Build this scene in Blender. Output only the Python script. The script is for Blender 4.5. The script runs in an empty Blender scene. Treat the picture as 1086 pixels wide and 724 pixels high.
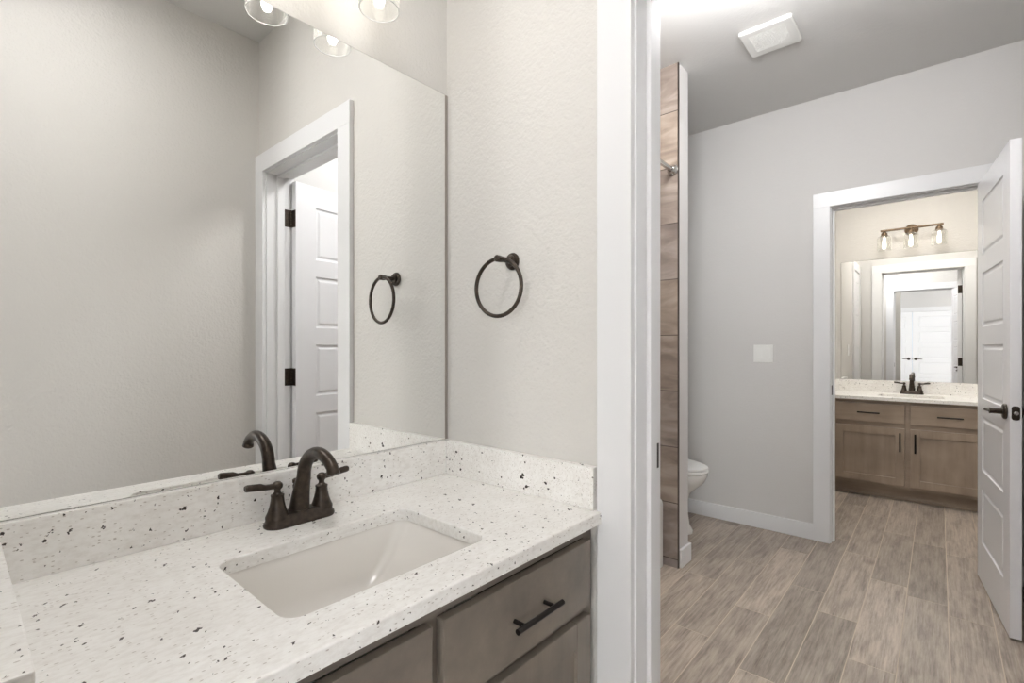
import bpy, bmesh, math, random
from mathutils import Vector, Matrix
C = bpy.context.scene.collection
sc = bpy.context.scene
PI = math.pi
R = math.radians

# ------------------------------------------------------------------ camera
CX, CY, CZ = 1.1728, 0.0, 1.197
F_PX, YAW, V0 = 520.0, 0.7162, 368.5
cam_d = bpy.data.cameras.new('camera')
cam = bpy.data.objects.new('camera', cam_d)
C.objects.link(cam)
cam.location = (CX, CY, CZ)
cam.rotation_euler = (PI/2, 0, YAW)
cam_d.sensor_fit = 'HORIZONTAL'
cam_d.sensor_width = 36.0
cam_d.lens = 36.0*F_PX/1086.0
cam_d.shift_x = 0.0
cam_d.shift_y = (V0-362.0)/1086.0
cam_d.clip_start = 0.01
sc.camera = cam

# ------------------------------------------------------------------ world, exposure, lights
w = bpy.data.worlds.new('world'); sc.world = w
w.use_nodes = True
w.node_tree.nodes['Background'].inputs[0].default_value = (0.75, 0.86, 1.0, 1)
w.node_tree.nodes['Background'].inputs[1].default_value = 1.0
sc.view_settings.view_transform = 'Standard'
sc.view_settings.look = 'None'
sc.view_settings.gamma = 1.0
sc.view_settings.use_curve_mapping = False
sc.view_settings.exposure = 0.27

BULB_NEAR, BULB_FAR = 13.0, 4.5
FILL_BATH, FILL_BED, FILL_NEAR, FILL_FAR = 80.0, 10.0, 11.0, 22.0   # emission of the added fill globes and panels      # emission strengths of the vanity bulbs

def area_light(name, loc, rot, sx, sy, power, col):
    d = bpy.data.lights.new(name, 'AREA'); d.shape = 'RECTANGLE'; d.size = sx; d.size_y = sy
    d.energy = power; d.color = col
    o = bpy.data.objects.new(name, d); C.objects.link(o); o.location = loc; o.rotation_euler = rot
    return o
# daylight entering through the bedroom window behind the camera (window is in the wall at x = 3)
area_light('bedroom_window_daylight', (2.93, -2.0, 1.45), (0, R(90), 0), 1.5, 1.9, 35.0, (0.95, 0.98, 1.0))
area_light('bedroom_tall_fill', (2.62, -4.24, 1.3), (R(-90), 0, 0), 0.6, 1.9, 135.0, (0.96, 0.98, 1.0))  # added frontal fill for the towel wall and counter, no window here
area_light('bedroom_left_fill', (-1.85, -2.5, 1.4), (0, R(-90), 0), 1.5, 1.4, 42.0, (0.96, 0.98, 1.0))  # added fill aimed at the right wall, this wall has no window
# recessed can over the tub, outside the frame
area_light('tub_can_glow', (-0.36, 2.1, 2.725), (0, 0, 0), 0.14, 0.14, 1.1, (1.0, 0.84, 0.66))

# ------------------------------------------------------------------ materials
def mat(name):
    m = bpy.data.materials.new(name); m.use_nodes = True
    nt = m.node_tree
    return m, nt, nt.nodes['Principled BSDF']
def N(nt, t, **k):
    n = nt.nodes.new(t)
    for a, b in k.items(): setattr(n, a, b)
    return n
def L(nt, a, b): nt.links.new(a, b)
def srgb(r, g, b):
    f = lambda c: (c/255/12.92) if c/255 <= 0.04045 else ((c/255+0.055)/1.055)**2.4
    return (f(r), f(g), f(b), 1)
def coords(nt, scale=(1, 1, 1), kind='Object'):
    tc = N(nt, 'ShaderNodeTexCoord'); mp = N(nt, 'ShaderNodeMapping')
    mp.inputs['Scale'].default_value = scale
    L(nt, tc.outputs[kind], mp.inputs[0]); return mp.outputs[0]
def ramp(nt, fac, stops):
    r = N(nt, 'ShaderNodeValToRGB')
    e = r.color_ramp.elements
    e[0].position, e[0].color = stops[0]
    e[1].position, e[1].color = stops[1]
    for p, c in stops[2:]:
        q = e.new(p); q.color = c
    L(nt, fac, r.inputs[0]); return r.outputs[0]
def mixc(nt, fac, a, b, mode='MIX'):
    n = N(nt, 'ShaderNodeMix', data_type='RGBA', blend_type=mode)
    for s, v in ((n.inputs[0], fac), (n.inputs[6], a), (n.inputs[7], b)):
        if hasattr(v, 'links'): L(nt, v, s)
        else: s.default_value = v
    return n.outputs[2]
def noise(nt, vec, scale, detail=3, rough=.5):
    n = N(nt, 'ShaderNodeTexNoise'); n.inputs['Scale'].default_value = scale
    n.inputs['Detail'].default_value = detail; n.inputs['Roughness'].default_value = rough
    if vec is not None: L(nt, vec, n.inputs['Vector'])
    return n.outputs[0]
def bump(nt, b, h, strength, dist):
    n = N(nt, 'ShaderNodeBump'); n.inputs['Strength'].default_value = strength
    n.inputs['Distance'].default_value = dist
    L(nt, h, n.inputs['Height']); L(nt, n.outputs[0], b.inputs['Normal'])

def paint(name, col, tex=0.35, rough=0.6):
    m, nt, b = mat(name)
    v = coords(nt)
    b.inputs['Base Color'].default_value = col
    b.inputs['Roughness'].default_value = rough
    h1 = noise(nt, v, 110, 2, .5); h2 = noise(nt, v, 45, 2, .5)
    a = N(nt, 'ShaderNodeMath', operation='ADD'); L(nt, h1, a.inputs[0]); L(nt, h2, a.inputs[1])
    bump(nt, b, a.outputs[0], tex, 0.0030)
    return m
M_wall = paint('wall_paint', srgb(208, 205, 200), 0.6)
M_wall_grey = paint('bath_wall_paint', srgb(208, 206, 204), 0.25)
M_ceil = paint('ceiling_paint', srgb(214, 213, 211), 0.25)

def satin(name, col, rough=0.32, tex=0.03):
    m, nt, b = mat(name)
    b.inputs['Base Color'].default_value = col
    b.inputs['Roughness'].default_value = rough
    v = coords(nt); bump(nt, b, noise(nt, v, 60, 2), tex, 0.002)
    return m
M_trim = satin('white_trim_paint', srgb(227, 227, 228), 0.3)
M_door = satin('white_door_paint', srgb(234, 234, 236), 0.28)
M_plastic = satin('white_plastic', srgb(235, 235, 232), 0.35)
M_ceramic = satin('white_porcelain', srgb(232, 230, 226), 0.08, 0.0)
M_basin = satin('biscuit_white_porcelain', srgb(230, 226, 220), 0.1, 0.0)

def metal(name, col, rough, var=None, metallic=1.0):
    m, nt, b = mat(name)
    b.inputs['Metallic'].default_value = metallic
    b.inputs['Roughness'].default_value = rough
    v = coords(nt)
    b.inputs['Base Color'].default_value = col
    if var:
        f = noise(nt, v, 90, 4)
        L(nt, ramp(nt, f, [(0.35, col), (0.75, var)]), b.inputs['Base Color'])
    bump(nt, b, noise(nt, v, 200, 2), 0.06, 0.001)
    return m
M_bronze = metal('oil_rubbed_bronze', srgb(56, 49, 43), 0.32, srgb(78, 67, 58), 0.65)
M_black = metal('black_pull_metal', srgb(34, 30, 28), 0.4, None, 0.6)
M_brass = metal('aged_bronze_fixture', srgb(108, 90, 72), 0.38, srgb(136, 116, 94), 0.75)
M_chrome = metal('brushed_chrome', srgb(200, 198, 194), 0.18)
M_edge = metal('dark_tile_edge', srgb(70, 62, 56), 0.4, None, 0.5)

# speckled stone for the counters
def make_stone(name, base, base2, speck, warm):
    m, nt, b = mat(name)
    v = coords(nt)
    n1 = noise(nt, v, 9, 4, .6)
    v2 = coords(nt, (55, 120, 120))
    n2 = noise(nt, v2, 1.0, 5, .7)
    c = ramp(nt, n2, [(0.32, base2), (0.55, base), (0.8, warm)])
    c = mixc(nt, 0.35, c, ramp(nt, n1, [(0.35, base), (0.65, base2)]))
    # fine grey flecks
    vf = coords(nt, (130, 300, 300))
    vo = N(nt, 'ShaderNodeTexVoronoi'); vo.inputs['Scale'].default_value = 1.0; L(nt, vf, vo.inputs['Vector'])
    sx = N(nt, 'ShaderNodeSeparateColor'); L(nt, vo.outputs['Color'], sx.inputs[0])
    g = N(nt, 'ShaderNodeMath', operation='GREATER_THAN'); g.inputs[1].default_value = 0.86; L(nt, sx.outputs[0], g.inputs[0])
    d = N(nt, 'ShaderNodeMath', operation='LESS_THAN'); d.inputs[1].default_value = 0.32; L(nt, vo.outputs['Distance'], d.inputs[0])
    mu = N(nt, 'ShaderNodeMath', operation='MULTIPLY'); L(nt, g.outputs[0], mu.inputs[0]); L(nt, d.outputs[0], mu.inputs[1])
    mu2 = N(nt, 'ShaderNodeMath', operation='MULTIPLY'); L(nt, mu.outputs[0], mu2.inputs[0]); mu2.inputs[1].default_value = .6
    c = mixc(nt, mu2.outputs[0], c, srgb(160, 146, 134))
    # dark garnet specks, sparse, irregular
    for sc_, thr, size, nsc in (((80, 42, 62), 0.90, 0.15, 1), ((125, 75, 105), 0.88, 0.16, 2), ((46, 26, 38), 0.94, 0.12, 3)):
        tc = N(nt, 'ShaderNodeTexCoord'); mp = N(nt, 'ShaderNodeMapping')
        mp.inputs['Rotation'].default_value = (0.3, 0.2, 0.6)
        L(nt, tc.outputs['Object'], mp.inputs[0])
        mp2 = N(nt, 'ShaderNodeMapping'); mp2.inputs['Scale'].default_value = sc_
        mp2.inputs['Location'].default_value = (3.1*nsc, 1.7, .4)
        L(nt, mp.outputs[0], mp2.inputs[0])
        nn = N(nt, 'ShaderNodeTexNoise'); nn.inputs['Scale'].default_value = 2.5; L(nt, mp2.outputs[0], nn.inputs['Vector'])
        ad = N(nt, 'ShaderNodeVectorMath', operation='MULTIPLY_ADD')
        L(nt, nn.outputs['Color'], ad.inputs[0]); ad.inputs[1].default_value = (.8, .8, .8); L(nt, mp2.outputs[0], ad.inputs[2])
        vo = N(nt, 'ShaderNodeTexVoronoi'); vo.inputs['Scale'].default_value = 1.0; L(nt, ad.outputs[0], vo.inputs['Vector'])
        sx = N(nt, 'ShaderNodeSeparateColor'); L(nt, vo.outputs['Color'], sx.inputs[0])
        g = N(nt, 'ShaderNodeMath', operation='GREATER_THAN'); g.inputs[1].default_value = thr; L(nt, sx.outputs[0], g.inputs[0])
        rr = N(nt, 'ShaderNodeMath', operation='MULTIPLY'); rr.inputs[1].default_value = size*1.6; L(nt, sx.outputs[1], rr.inputs[0])
        r2 = N(nt, 'ShaderNodeMath', operation='ADD'); r2.inputs[1].default_value = size*.4; L(nt, rr.outputs[0], r2.inputs[0])
        d = N(nt, 'ShaderNodeMath', operation='LESS_THAN'); L(nt, vo.outputs['Distance'], d.inputs[0]); L(nt, r2.outputs[0], d.inputs[1])
        mu = N(nt, 'ShaderNodeMath', operation='MULTIPLY'); L(nt, g.outputs[0], mu.inputs[0]); L(nt, d.outputs[0], mu.inputs[1])
        c = mixc(nt, mu.outputs[0], c, speck)
    L(nt, c, b.inputs['Base Color'])
    b.inputs['Roughness'].default_value = 0.28
    return m
M_stone = make_stone('speckled_granite', srgb(242, 240, 236), srgb(224, 220, 214), srgb(52, 42, 37), srgb(247, 246, 243))

def wood(name, a, b_, c_, axis='z'):
    m, nt, b = mat(name)
    s = {'z': (14, 14, 1.4), 'y': (14, 1.4, 14), 'x': (1.4, 14, 14)}[axis]
    v = coords(nt, s)
    n1 = noise(nt, v, 1.6, 6, .62)
    v2 = coords(nt)
    n2 = noise(nt, v2, 4.5, 3)
    col = ramp(nt, n1, [(0.3, a), (0.55, b_), (0.8, c_)])
    col = mixc(nt, 0.45, col, ramp(nt, n2, [(0.35, a), (0.65, c_)]))
    L(nt, col, b.inputs['Base Color'])
    b.inputs['Roughness'].default_value = 0.36
    bump(nt, b, n1, 0.08, 0.001)
    return m
M_cab = wood('grey_stained_maple', srgb(103, 95, 87), srgb(118, 109, 99), srgb(133, 123, 112), 'y')
M_cabv = wood('grey_stained_maple_upright', srgb(103, 95, 87), srgb(118, 109, 99), srgb(133, 123, 112), 'z')
M_cab2 = wood('brown_stained_maple', srgb(136, 120, 105), srgb(156, 139, 122), srgb(173, 155, 137), 'x')
M_cab2v = wood('brown_stained_maple_upright', srgb(136, 120, 105), srgb(156, 139, 122), srgb(173, 155, 137), 'z')
M_dark = satin('dark_cabinet_interior', srgb(40, 34, 30), 0.7)

def make_floor():
    m, nt, b = mat('wood_look_plank_tile')
    at = N(nt, 'ShaderNodeAttribute'); at.attribute_name = 'plank'
    sep = N(nt, 'ShaderNodeSeparateColor'); L(nt, at.outputs['Color'], sep.inputs[0])
    tc = N(nt, 'ShaderNodeTexCoord')
    off = N(nt, 'ShaderNodeVectorMath', operation='MULTIPLY_ADD')
    L(nt, at.outputs['Color'], off.inputs[0]); off.inputs[1].default_value = (7, 13, 5); L(nt, tc.outputs['Object'], off.inputs[2])
    mp = N(nt, 'ShaderNodeMapping'); mp.inputs['Scale'].default_value = (64, 3.0, 1); L(nt, off.outputs[0], mp.inputs[0])
    mp3 = N(nt, 'ShaderNodeMapping'); mp3.inputs['Scale'].default_value = (14, 2.4, 1); L(nt, off.outputs[0], mp3.inputs[0])
    n1 = noise(nt, mp.outputs[0], 1.7, 10, .72)
    n3 = noise(nt, mp3.outputs[0], 1.6, 7, .7)
    c1 = ramp(nt, n1, [(0.33, srgb(104, 93, 84)), (0.46, srgb(156, 144, 132)), (0.66, srgb(194, 182, 169))])
    c2 = ramp(nt, n3, [(0.38, srgb(118, 107, 98)), (0.58, srgb(186, 173, 160))])
    c = mixc(nt, 0.45, c1, c2)
    tone = ramp(nt, sep.outputs[0], [(0.0, (.72, .72, .72, 1)), (1.0, (1.10, 1.09, 1.08, 1))])
    c = mixc(nt, 1.0, c, tone, 'MULTIPLY')
    # dark knots
    vk = N(nt, 'ShaderNodeTexVoronoi'); vk.inputs['Scale'].default_value = 2.1
    mpk = N(nt, 'ShaderNodeMapping'); mpk.inputs['Scale'].default_value = (1.8, .9, 1); L(nt, off.outputs[0], mpk.inputs[0]); L(nt, mpk.outputs[0], vk.inputs['Vector'])
    k = ramp(nt, vk.outputs['Distance'], [(0.02, (.6, .58, .56, 1)), (0.12, (1, 1, 1, 1))])
    c = mixc(nt, 1.0, c, k, 'MULTIPLY')
    L(nt, c, b.inputs['Base Color'])
    b.inputs['Roughness'].default_value = 0.42
    bump(nt, b, n1, 0.12, 0.001)
    return m
M_floor = make_floor()
M_grout = satin('pale_grout', srgb(196, 182, 164), 0.8)
M_carpet = paint('bedroom_floor_carpet', srgb(176, 168, 158), 1.0, 0.9)

def make_tile():
    m, nt, b = mat('veined_stone_tile')
    at = N(nt, 'ShaderNodeAttribute'); at.attribute_name = 'plank'
    off = N(nt, 'ShaderNodeVectorMath', operation='MULTIPLY_ADD')
    tc = N(nt, 'ShaderNodeTexCoord')
    L(nt, at.outputs['Color'], off.inputs[0]); off.inputs[1].default_value = (5, 9, 7); L(nt, tc.outputs['Object'], off.inputs[2])
    mp = N(nt, 'ShaderNodeMapping'); mp.inputs['Scale'].default_value = (2.2, 2.2, 8); mp.inputs['Rotation'].default_value = (0, 0.5, 0)
    L(nt, off.outputs[0], mp.inputs[0])
    wv = N(nt, 'ShaderNodeTexNoise'); wv.inputs['Scale'].default_value = 1.5; wv.inputs['Detail'].default_value = 6
    wv.inputs['Distortion'].default_value = 1.2; L(nt, mp.outputs[0], wv.inputs['Vector'])
    c = ramp(nt, wv.outputs[0], [(0.3, srgb(118, 107, 101)), (0.5, srgb(142, 131, 124)), (0.7, srgb(166, 156, 148))])
    sep = N(nt, 'ShaderNodeSeparateColor'); L(nt, at.outputs['Color'], sep.inputs[0])
    c = mixc(nt, 1.0, c, ramp(nt, sep.outputs[2], [(0.0, (.86, .86, .90, 1)), (1.0, (1.08, 1.02, .93, 1))]), 'MULTIPLY')
    L(nt, c, b.inputs['Base Color']); b.inputs['Roughness'].default_value = 0.5
    return m
M_tile = make_tile()
M_tgrout = satin('tile_grout', srgb(84, 74, 67), 0.8)

m, nt, b = mat('mirror_silver'); M_mirror = m
b.inputs['Metallic'].default_value = 1; b.inputs['Roughness'].default_value = 0.0
b.inputs['Base Color'].default_value = (0.905, 0.91, 0.90, 1)

def thin_glass(name, seeded):
    m = bpy.data.materials.new(name); m.use_nodes = True
    nt = m.node_tree; nt.nodes.clear()
    out = N(nt, 'ShaderNodeOutputMaterial'); mx = N(nt, 'ShaderNodeMixShader')
    tr = N(nt, 'ShaderNodeBsdfTransparent'); tr.inputs[0].default_value = (.97, .97, .96, 1)
    df = N(nt, 'ShaderNodeBsdfDiffuse'); df.inputs[0].default_value = (.9, .9, .88, 1)
    tl = N(nt, 'ShaderNodeBsdfTranslucent'); tl.inputs[0].default_value = (.9, .9, .88, 1)
    gl = N(nt, 'ShaderNodeBsdfGlossy'); gl.inputs['Roughness'].default_value = 0.1
    m1 = N(nt, 'ShaderNodeMixShader'); m1.inputs[0].default_value = .5
    L(nt, df.outputs[0], m1.inputs[1]); L(nt, tl.outputs[0], m1.inputs[2])
    m2 = N(nt, 'ShaderNodeMixShader'); m2.inputs[0].default_value = .35
    L(nt, m1.outputs[0], m2.inputs[1]); L(nt, gl.outputs[0], m2.inputs[2])
    lw = N(nt, 'ShaderNodeLayerWeight'); lw.inputs['Blend'].default_value = 0.12
    v = coords(nt)
    vo = N(nt, 'ShaderNodeTexVoronoi'); vo.inputs['Scale'].default_value = 190; L(nt, v, vo.inputs['Vector'])
    seeds = ramp(nt, vo.outputs['Distance'], [(0.10, (1, 1, 1, 1)), (0.22, (0, 0, 0, 1))])
    sm = N(nt, 'ShaderNodeMath', operation='MULTIPLY'); L(nt, seeds, sm.inputs[0]); sm.inputs[1].default_value = .15
    fm = N(nt, 'ShaderNodeMath', operation='MULTIPLY'); L(nt, lw.outputs['Facing'], fm.inputs[0]); fm.inputs[1].default_value = .7
    ad = N(nt, 'ShaderNodeMath', operation='MAXIMUM'); L(nt, fm.outputs[0], ad.inputs[0]); L(nt, sm.outputs[0], ad.inputs[1])
    ad.use_clamp = True
    L(nt, ad.outputs[0], mx.inputs[0]); L(nt, tr.outputs[0], mx.inputs[1]); L(nt, m2.outputs[0], mx.inputs[2])
    L(nt, mx.outputs[0], out.inputs[0])
    return m
M_shade = thin_glass('seeded_clear_glass', True)
M_rim = satin('glass_rim_painted_bright', (.93, .93, .92, 1), .1, 0)  # whitened colour stands in for bulb light carried to the glass edge
M_rim.node_tree.nodes['Principled BSDF'].inputs['Transmission Weight'].default_value = .45
def emis(name, col, s):
    m = bpy.data.materials.new(name); m.use_nodes = True
    nt = m.node_tree; nt.nodes.clear()
    out = N(nt, 'ShaderNodeOutputMaterial'); e = N(nt, 'ShaderNodeEmission')
    e.inputs[0].default_value = col; e.inputs[1].default_value = s
    L(nt, e.outputs[0], out.inputs[0]); return m
M_bulb_near = emis('lit_bulb_near', (1.0, 0.95, 0.89, 1), BULB_NEAR)
M_bulb_far = emis('lit_bulb_far', (1.0, 0.91, 0.80, 1), BULB_FAR)
M_lamp = emis('lit_lamp_diffuser', (1, .97, .93, 1), 3.0)

# ------------------------------------------------------------------ mesh helpers
def obj(name, bm, m, parent=None, loc=(0, 0, 0), rot=(0, 0, 0), smooth=False):
    me = bpy.data.meshes.new(name)
    bmesh.ops.recalc_face_normals(bm, faces=bm.faces)
    bm.to_mesh(me); bm.free()
    for mm in (m if isinstance(m, (list, tuple)) else [m]): me.materials.append(mm)
    o = bpy.data.objects.new(name, me); C.objects.link(o)
    o.location = loc; o.rotation_euler = rot
    if parent is not None: o.parent = parent
    if smooth:
        for p in me.polygons: p.use_smooth = True
        try: me.set_sharp_from_angle(angle=R(38))
        except Exception: pass
    return o
def thing(name, label, cat, loc=(0, 0, 0), rotz=0, group=None):
    o = bpy.data.objects.new(name, None); C.objects.link(o)
    o.empty_display_size = .1
    o.location = loc; o.rotation_euler = (0, 0, rotz)
    return tag(o, label, cat, group)
def tag(o, label, cat, group=None):
    o['label'] = label; o['category'] = cat
    if group: o['group'] = group
    return o
def struct(o, label, cat):
    o['kind'] = 'structure'; return tag(o, label, cat)
def part_label(o, t): o['label'] = t; return o

def box(bm, x0, x1, y0, y1, z0, z1, bev=0.0, seg=2, mi=0, M=None):
    t = bmesh.new()
    bmesh.ops.create_cube(t, size=1)
    for v in t.verts:
        v.co = Vector(((x0+x1)/2+v.co.x*(x1-x0), (y0+y1)/2+v.co.y*(y1-y0), (z0+z1)/2+v.co.z*(z1-z0)))
    if bev > 0:
        bmesh.ops.bevel(t, geom=list(t.edges), offset=bev, segments=seg, affect='EDGES', profile=.6)
    add(bm, t, M, mi)
def add(bm, t, M=None, mi=0):
    if M is not None: bmesh.ops.transform(t, matrix=M, verts=t.verts)
    mp = {}
    for v in t.verts: mp[v] = bm.verts.new(v.co)
    for f in t.faces:
        try:
            g = bm.faces.new([mp[v] for v in f.verts]); g.material_index = mi or f.material_index
        except ValueError: pass
    t.free()
def boxo(name, m, parent, x0, x1, y0, y1, z0, z1, bev=0.0, seg=2, **k):
    bm = bmesh.new(); box(bm, x0, x1, y0, y1, z0, z1, bev, seg)
    return obj(name, bm, m, parent, **k)
def lathe(bm, prof, n=32, M=None, cap=True, sx=1.0, sy=1.0):
    t = bmesh.new(); rings = []
    for r, z in prof:
        rings.append([t.verts.new((sx*r*math.cos(2*PI*i/n), sy*r*math.sin(2*PI*i/n), z)) for i in range(n)])
    for a, b in zip(rings, rings[1:]):
        for i in range(n): t.faces.new((a[i], a[(i+1) % n], b[(i+1) % n], b[i]))
    if cap:
        t.faces.new(list(reversed(rings[0]))); t.faces.new(rings[-1])
    add(bm, t, M)
def tube(bm, pts, radii, n=14, cap=True, flat=None, closed=False):
    pts = [Vector(p) for p in pts]; k = len(pts)
    if not hasattr(radii, '__len__'): radii = [radii]*k
    t = bmesh.new(); rings = []
    up = None
    for i, p in enumerate(pts):
        if closed: d = (pts[(i+1) % k]-pts[i-1]).normalized()
        else: d = (pts[min(i+1, k-1)]-pts[max(i-1, 0)]).normalized()
        if up is None: up = d.orthogonal().normalized()
        up = (up-d*up.dot(d)).normalized()
        s = d.cross(up).normalized()
        r = radii[i]
        ru, rs = (r if not hasattr(r, '__len__') else r[0]), (r if not hasattr(r, '__len__') else r[1])
        rings.append([t.verts.new(p+up*ru*math.cos(2*PI*j/n)+s*rs*math.sin(2*PI*j/n)) for j in range(n)])
    prs = list(zip(rings, rings[1:]))
    for a, b in prs:
        for i in range(n): t.faces.new((a[i], a[(i+1) % n], b[(i+1) % n], b[i]))
    if closed:
        a, b = rings[-1], rings[0]
        best = min(range(n), key=lambda o: sum((a[i].co-b[(i+o) % n].co).length for i in range(n)))
        for i in range(n): t.faces.new((a[i], a[(i+1) % n], b[(i+1+best) % n], b[(i+best) % n]))
    elif cap:
        t.faces.new(list(reversed(rings[0]))); t.faces.new(rings[-1])
    add(bm, t)
def rrect(cx, cy, w_, h_, r, n=8):
    out = []
    for qx, qy, a0 in ((1, 1, 0), (-1, 1, 90), (-1, -1, 180), (1, -1, 270)):
        for i in range(n+1):
            a = R(a0+90*i/n)
            out.append((cx+qx*(w_/2-r)+r*math.cos(a), cy+qy*(h_/2-r)+r*math.sin(a)))
    return out
def slab_hole(bm, outer, hole, z0, z1):
    """slab with a hole: outer and hole are lists of (x, y)"""
    t = bmesh.new()
    for z in (z0, z1):
        ov = [t.verts.new((x, y, z)) for x, y in outer]; hv = [t.verts.new((x, y, z)) for x, y in hole]
        es = [t.edges.new((l[i], l[(i+1) % len(l)])) for l in (ov, hv) for i in range(len(l))]
        bmesh.ops.triangle_fill(t, use_beauty=True, use_dissolve=False, edges=es)
        if z == z0: o0, h0 = ov, hv
        else: o1, h1 = ov, hv
    for a, b in ((o0, o1), (h0, h1)):
        for i in range(len(a)): t.faces.new((a[i], a[(i+1) % len(a)], b[(i+1) % len(a)], b[i]))
    bmesh.ops.recalc_face_normals(t, faces=t.faces)
    es = [e for e in t.edges if len(e.link_faces) == 2 and e.calc_face_angle(0) > 1.2 and abs(e.verts[0].co.z-e.verts[1].co.z) < 1e-6 and e.verts[0].co.z > (z0+z1)/2]
    bmesh.ops.bevel(t, geom=es, offset=.0025, segments=2, affect='EDGES', profile=.5)
    add(bm, t)

# ------------------------------------------------------------------ dimensions
YT, YTB = 1.0335, 1.155          # towel-ring wall: vanity side, bath side
YF, YFB = 3.5463, 3.666          # wall with the far doorway
YV = 5.3886                      # back wall of the far vanity room
HC, TC, HS = 0.807, 0.027, 0.1026
DC = 0.569                       # counter depth
HT = 2.743
XR1, XR2, XR3 = 1.442, 1.57, 1.53
XW = -0.74
ZD = 2.063                       # head of door openings
NX0, NX1 = 0.651, 1.352          # near opening between jambs
FX0, FX1 = 0.677, 1.377          # far opening between jambs
YB = -0.10                       # rear face of the short wall beside the camera

def wallbox(name, m, boxes, label, cat='wall'):
    bm = bmesh.new()
    for b_ in boxes: box(bm, *b_)
    return struct(obj(name, bm, m), label, cat)

# ------------------------------------------------------------------ structure: walls and ceilings
wallbox('wall_mirror', M_wall, [(-.12, 0, -.10, YT, 0, HT)], 'pale textured wall behind the long vanity mirror')
wallbox('wall_towel', [M_wall], [(-.0, NX0-.018, YT, YTB, 0, HT), (NX0-.018, NX1+.018, YT, YTB, ZD+.018, HT), (NX1+.018, XR2, YT, YTB, 0, HT)],
        'pale textured wall carrying the towel ring and near doorway')
wallbox('wall_tub_end', M_tile, [(XW, 0, YT+.06, YTB, 0, HT)], 'tiled end wall of the bath alcove beside the near doorway')
wallbox('wall_near_right', M_wall, [(XR1, XR1+.12, -.10, YT, 0, HT)], 'plain pale wall opposite the long mirror')
wallbox('wall_near_left', M_wall, [(0, .68, YB, .022, 0, HT)], 'short wall at the camera end of the speckled counter')
wallbox('wall_far', M_wall_grey, [(XW, FX0-.018, YF, YFB, 0, HT), (FX0-.018, FX1+.018, YF, YFB, ZD+.018, HT), (FX1+.018, XR2+.12, YF, YFB, 0, HT)],
        'light grey wall with the far doorway and a double light switch')
wallbox('wall_bath_right', M_wall_grey, [(XR2, XR2+.12, YT, YF, 0, HT)], 'light grey wall behind the open white doors')
wallbox('wall_bath_outer', M_wall_grey, [(XW-.12, XW, YT, YFB, 0, HT)], 'outer wall behind the tub and toilet')
wallbox('wall_vanity_left', M_wall, [(.34, .46, YFB, YV+.12, 0, HT)], 'left wall of the far vanity room')
wallbox('wall_vanity_right', M_wall, [(XR3, XR3+.12, YFB, YV+.12, 0, HT)], 'right wall of the far vanity room')
wallbox('wall_vanity_back', M_wall, [(.46, XR3, YV, YV+.12, 0, HT)], 'pale wall behind the far mirror and light bar')
wallbox('ceiling', M_ceil, [(XW-.12, 1.8, -.10, YV+.12, HT, HT+.1)], 'light grey ceiling over the bathroom', 'ceiling')
# bedroom behind the camera, seen only in the far mirror
BX0, BX1, BY0 = -1.9, 3.0, -4.3
wallbox('wall_bedroom_back', M_wall_grey, [(BX0-.12, -.12, BY0-.12, BY0, 0, HT), (1.53, BX1+.12, BY0-.12, BY0, 0, HT), (-.12, 1.53, BY0-.12, BY0, 2.063, HT)],
        'bedroom wall holding the white double door')
wallbox('wall_bedroom_left', M_wall_grey, [(BX0-.12, BX0, BY0, YB, 0, HT)], 'left wall of the bedroom')
wallbox('wall_bedroom_right', M_wall_grey, [(BX1, BX1+.12, BY0, -3.0, 0, HT), (BX1, BX1+.12, -1.0, YB, 0, HT), (BX1, BX1+.12, -3.0, -1.0, 0, .65), (BX1, BX1+.12, -3.0, -1.0, 2.25, HT)],
        'bedroom wall with the window')
wallbox('wall_bedroom_front', M_wall_grey, [(BX0-.12, -.12, YB, .0, 0, HT), (XR1+.12, BX1+.12, YB, .0, 0, HT)], 'bedroom wall beside the vanity opening')
wallbox('ceiling_bedroom', M_ceil, [(BX0-.12, BX1+.12, BY0-.12, YB, HT, HT+.1)], 'bedroom ceiling', 'ceiling')
wallbox('floor_bedroom', M_carpet, [(BX0-.12, BX1+.12, BY0-.12, YB, -.1, 0)], 'pale bedroom floor', 'floor')

# wing wall between the tub and the toilet
WX, WY0, WY1 = 0.108, 2.595, 2.732
wallbox('wall_wing', M_wall_grey, [(XW, WX, WY0+.012, WY1, 0, HT)], 'narrow white wing wall between the tiled tub alcove and the toilet')

def tiled_panel(name, origin, ux, width, z0, height, nrm, tw, th, zoff, label, seed):
    """12 x 24 tiles on a wall: origin is the lower left corner, ux the running direction"""
    rnd = random.Random(seed)
    bm = bmesh.new(); cl = bm.loops.layers.float_color.new('plank')
    ux = Vector(ux); nrm = Vector(nrm); o = Vector(origin); uz = Vector((0, 0, 1)); g = .0024
    def quad(a0, a1, b0, b1, d, mi, col=(0, 0, 0, 1)):
        vs = [bm.verts.new(o+ux*a+uz*b_+nrm*d) for a, b_ in ((a0, b0), (a1, b0), (a1, b1), (a0, b1))]
        f = bm.faces.new(vs); f.material_index = mi
        for l in f.loops: l[cl] = col
    t = bmesh.new()
    quad(0, width, 0, height, 0.009, 1)
    row = 0; z = zoff-math.ceil(zoff/th)*th
    while z < height:
        sh = (row % 2)*tw/2-tw; a = sh
        while a < width:
            a0, a1 = max(a+g, 0), min(a+tw-g, width); b0, b1 = max(z+g, 0), min(z+th-g, height)
            if a1 > a0+.001 and b1 > b0+.001:
                c = (rnd.random(), rnd.random(), rnd.random(), 1)
                quad(a0, a1, b0, b1, .0115, 0, c)
                for (p0, p1, q0, q1) in (): pass
            a += tw
        z += th; row += 1
    t.free()
    return obj(name, bm, [M_tile, M_tgrout])
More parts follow.
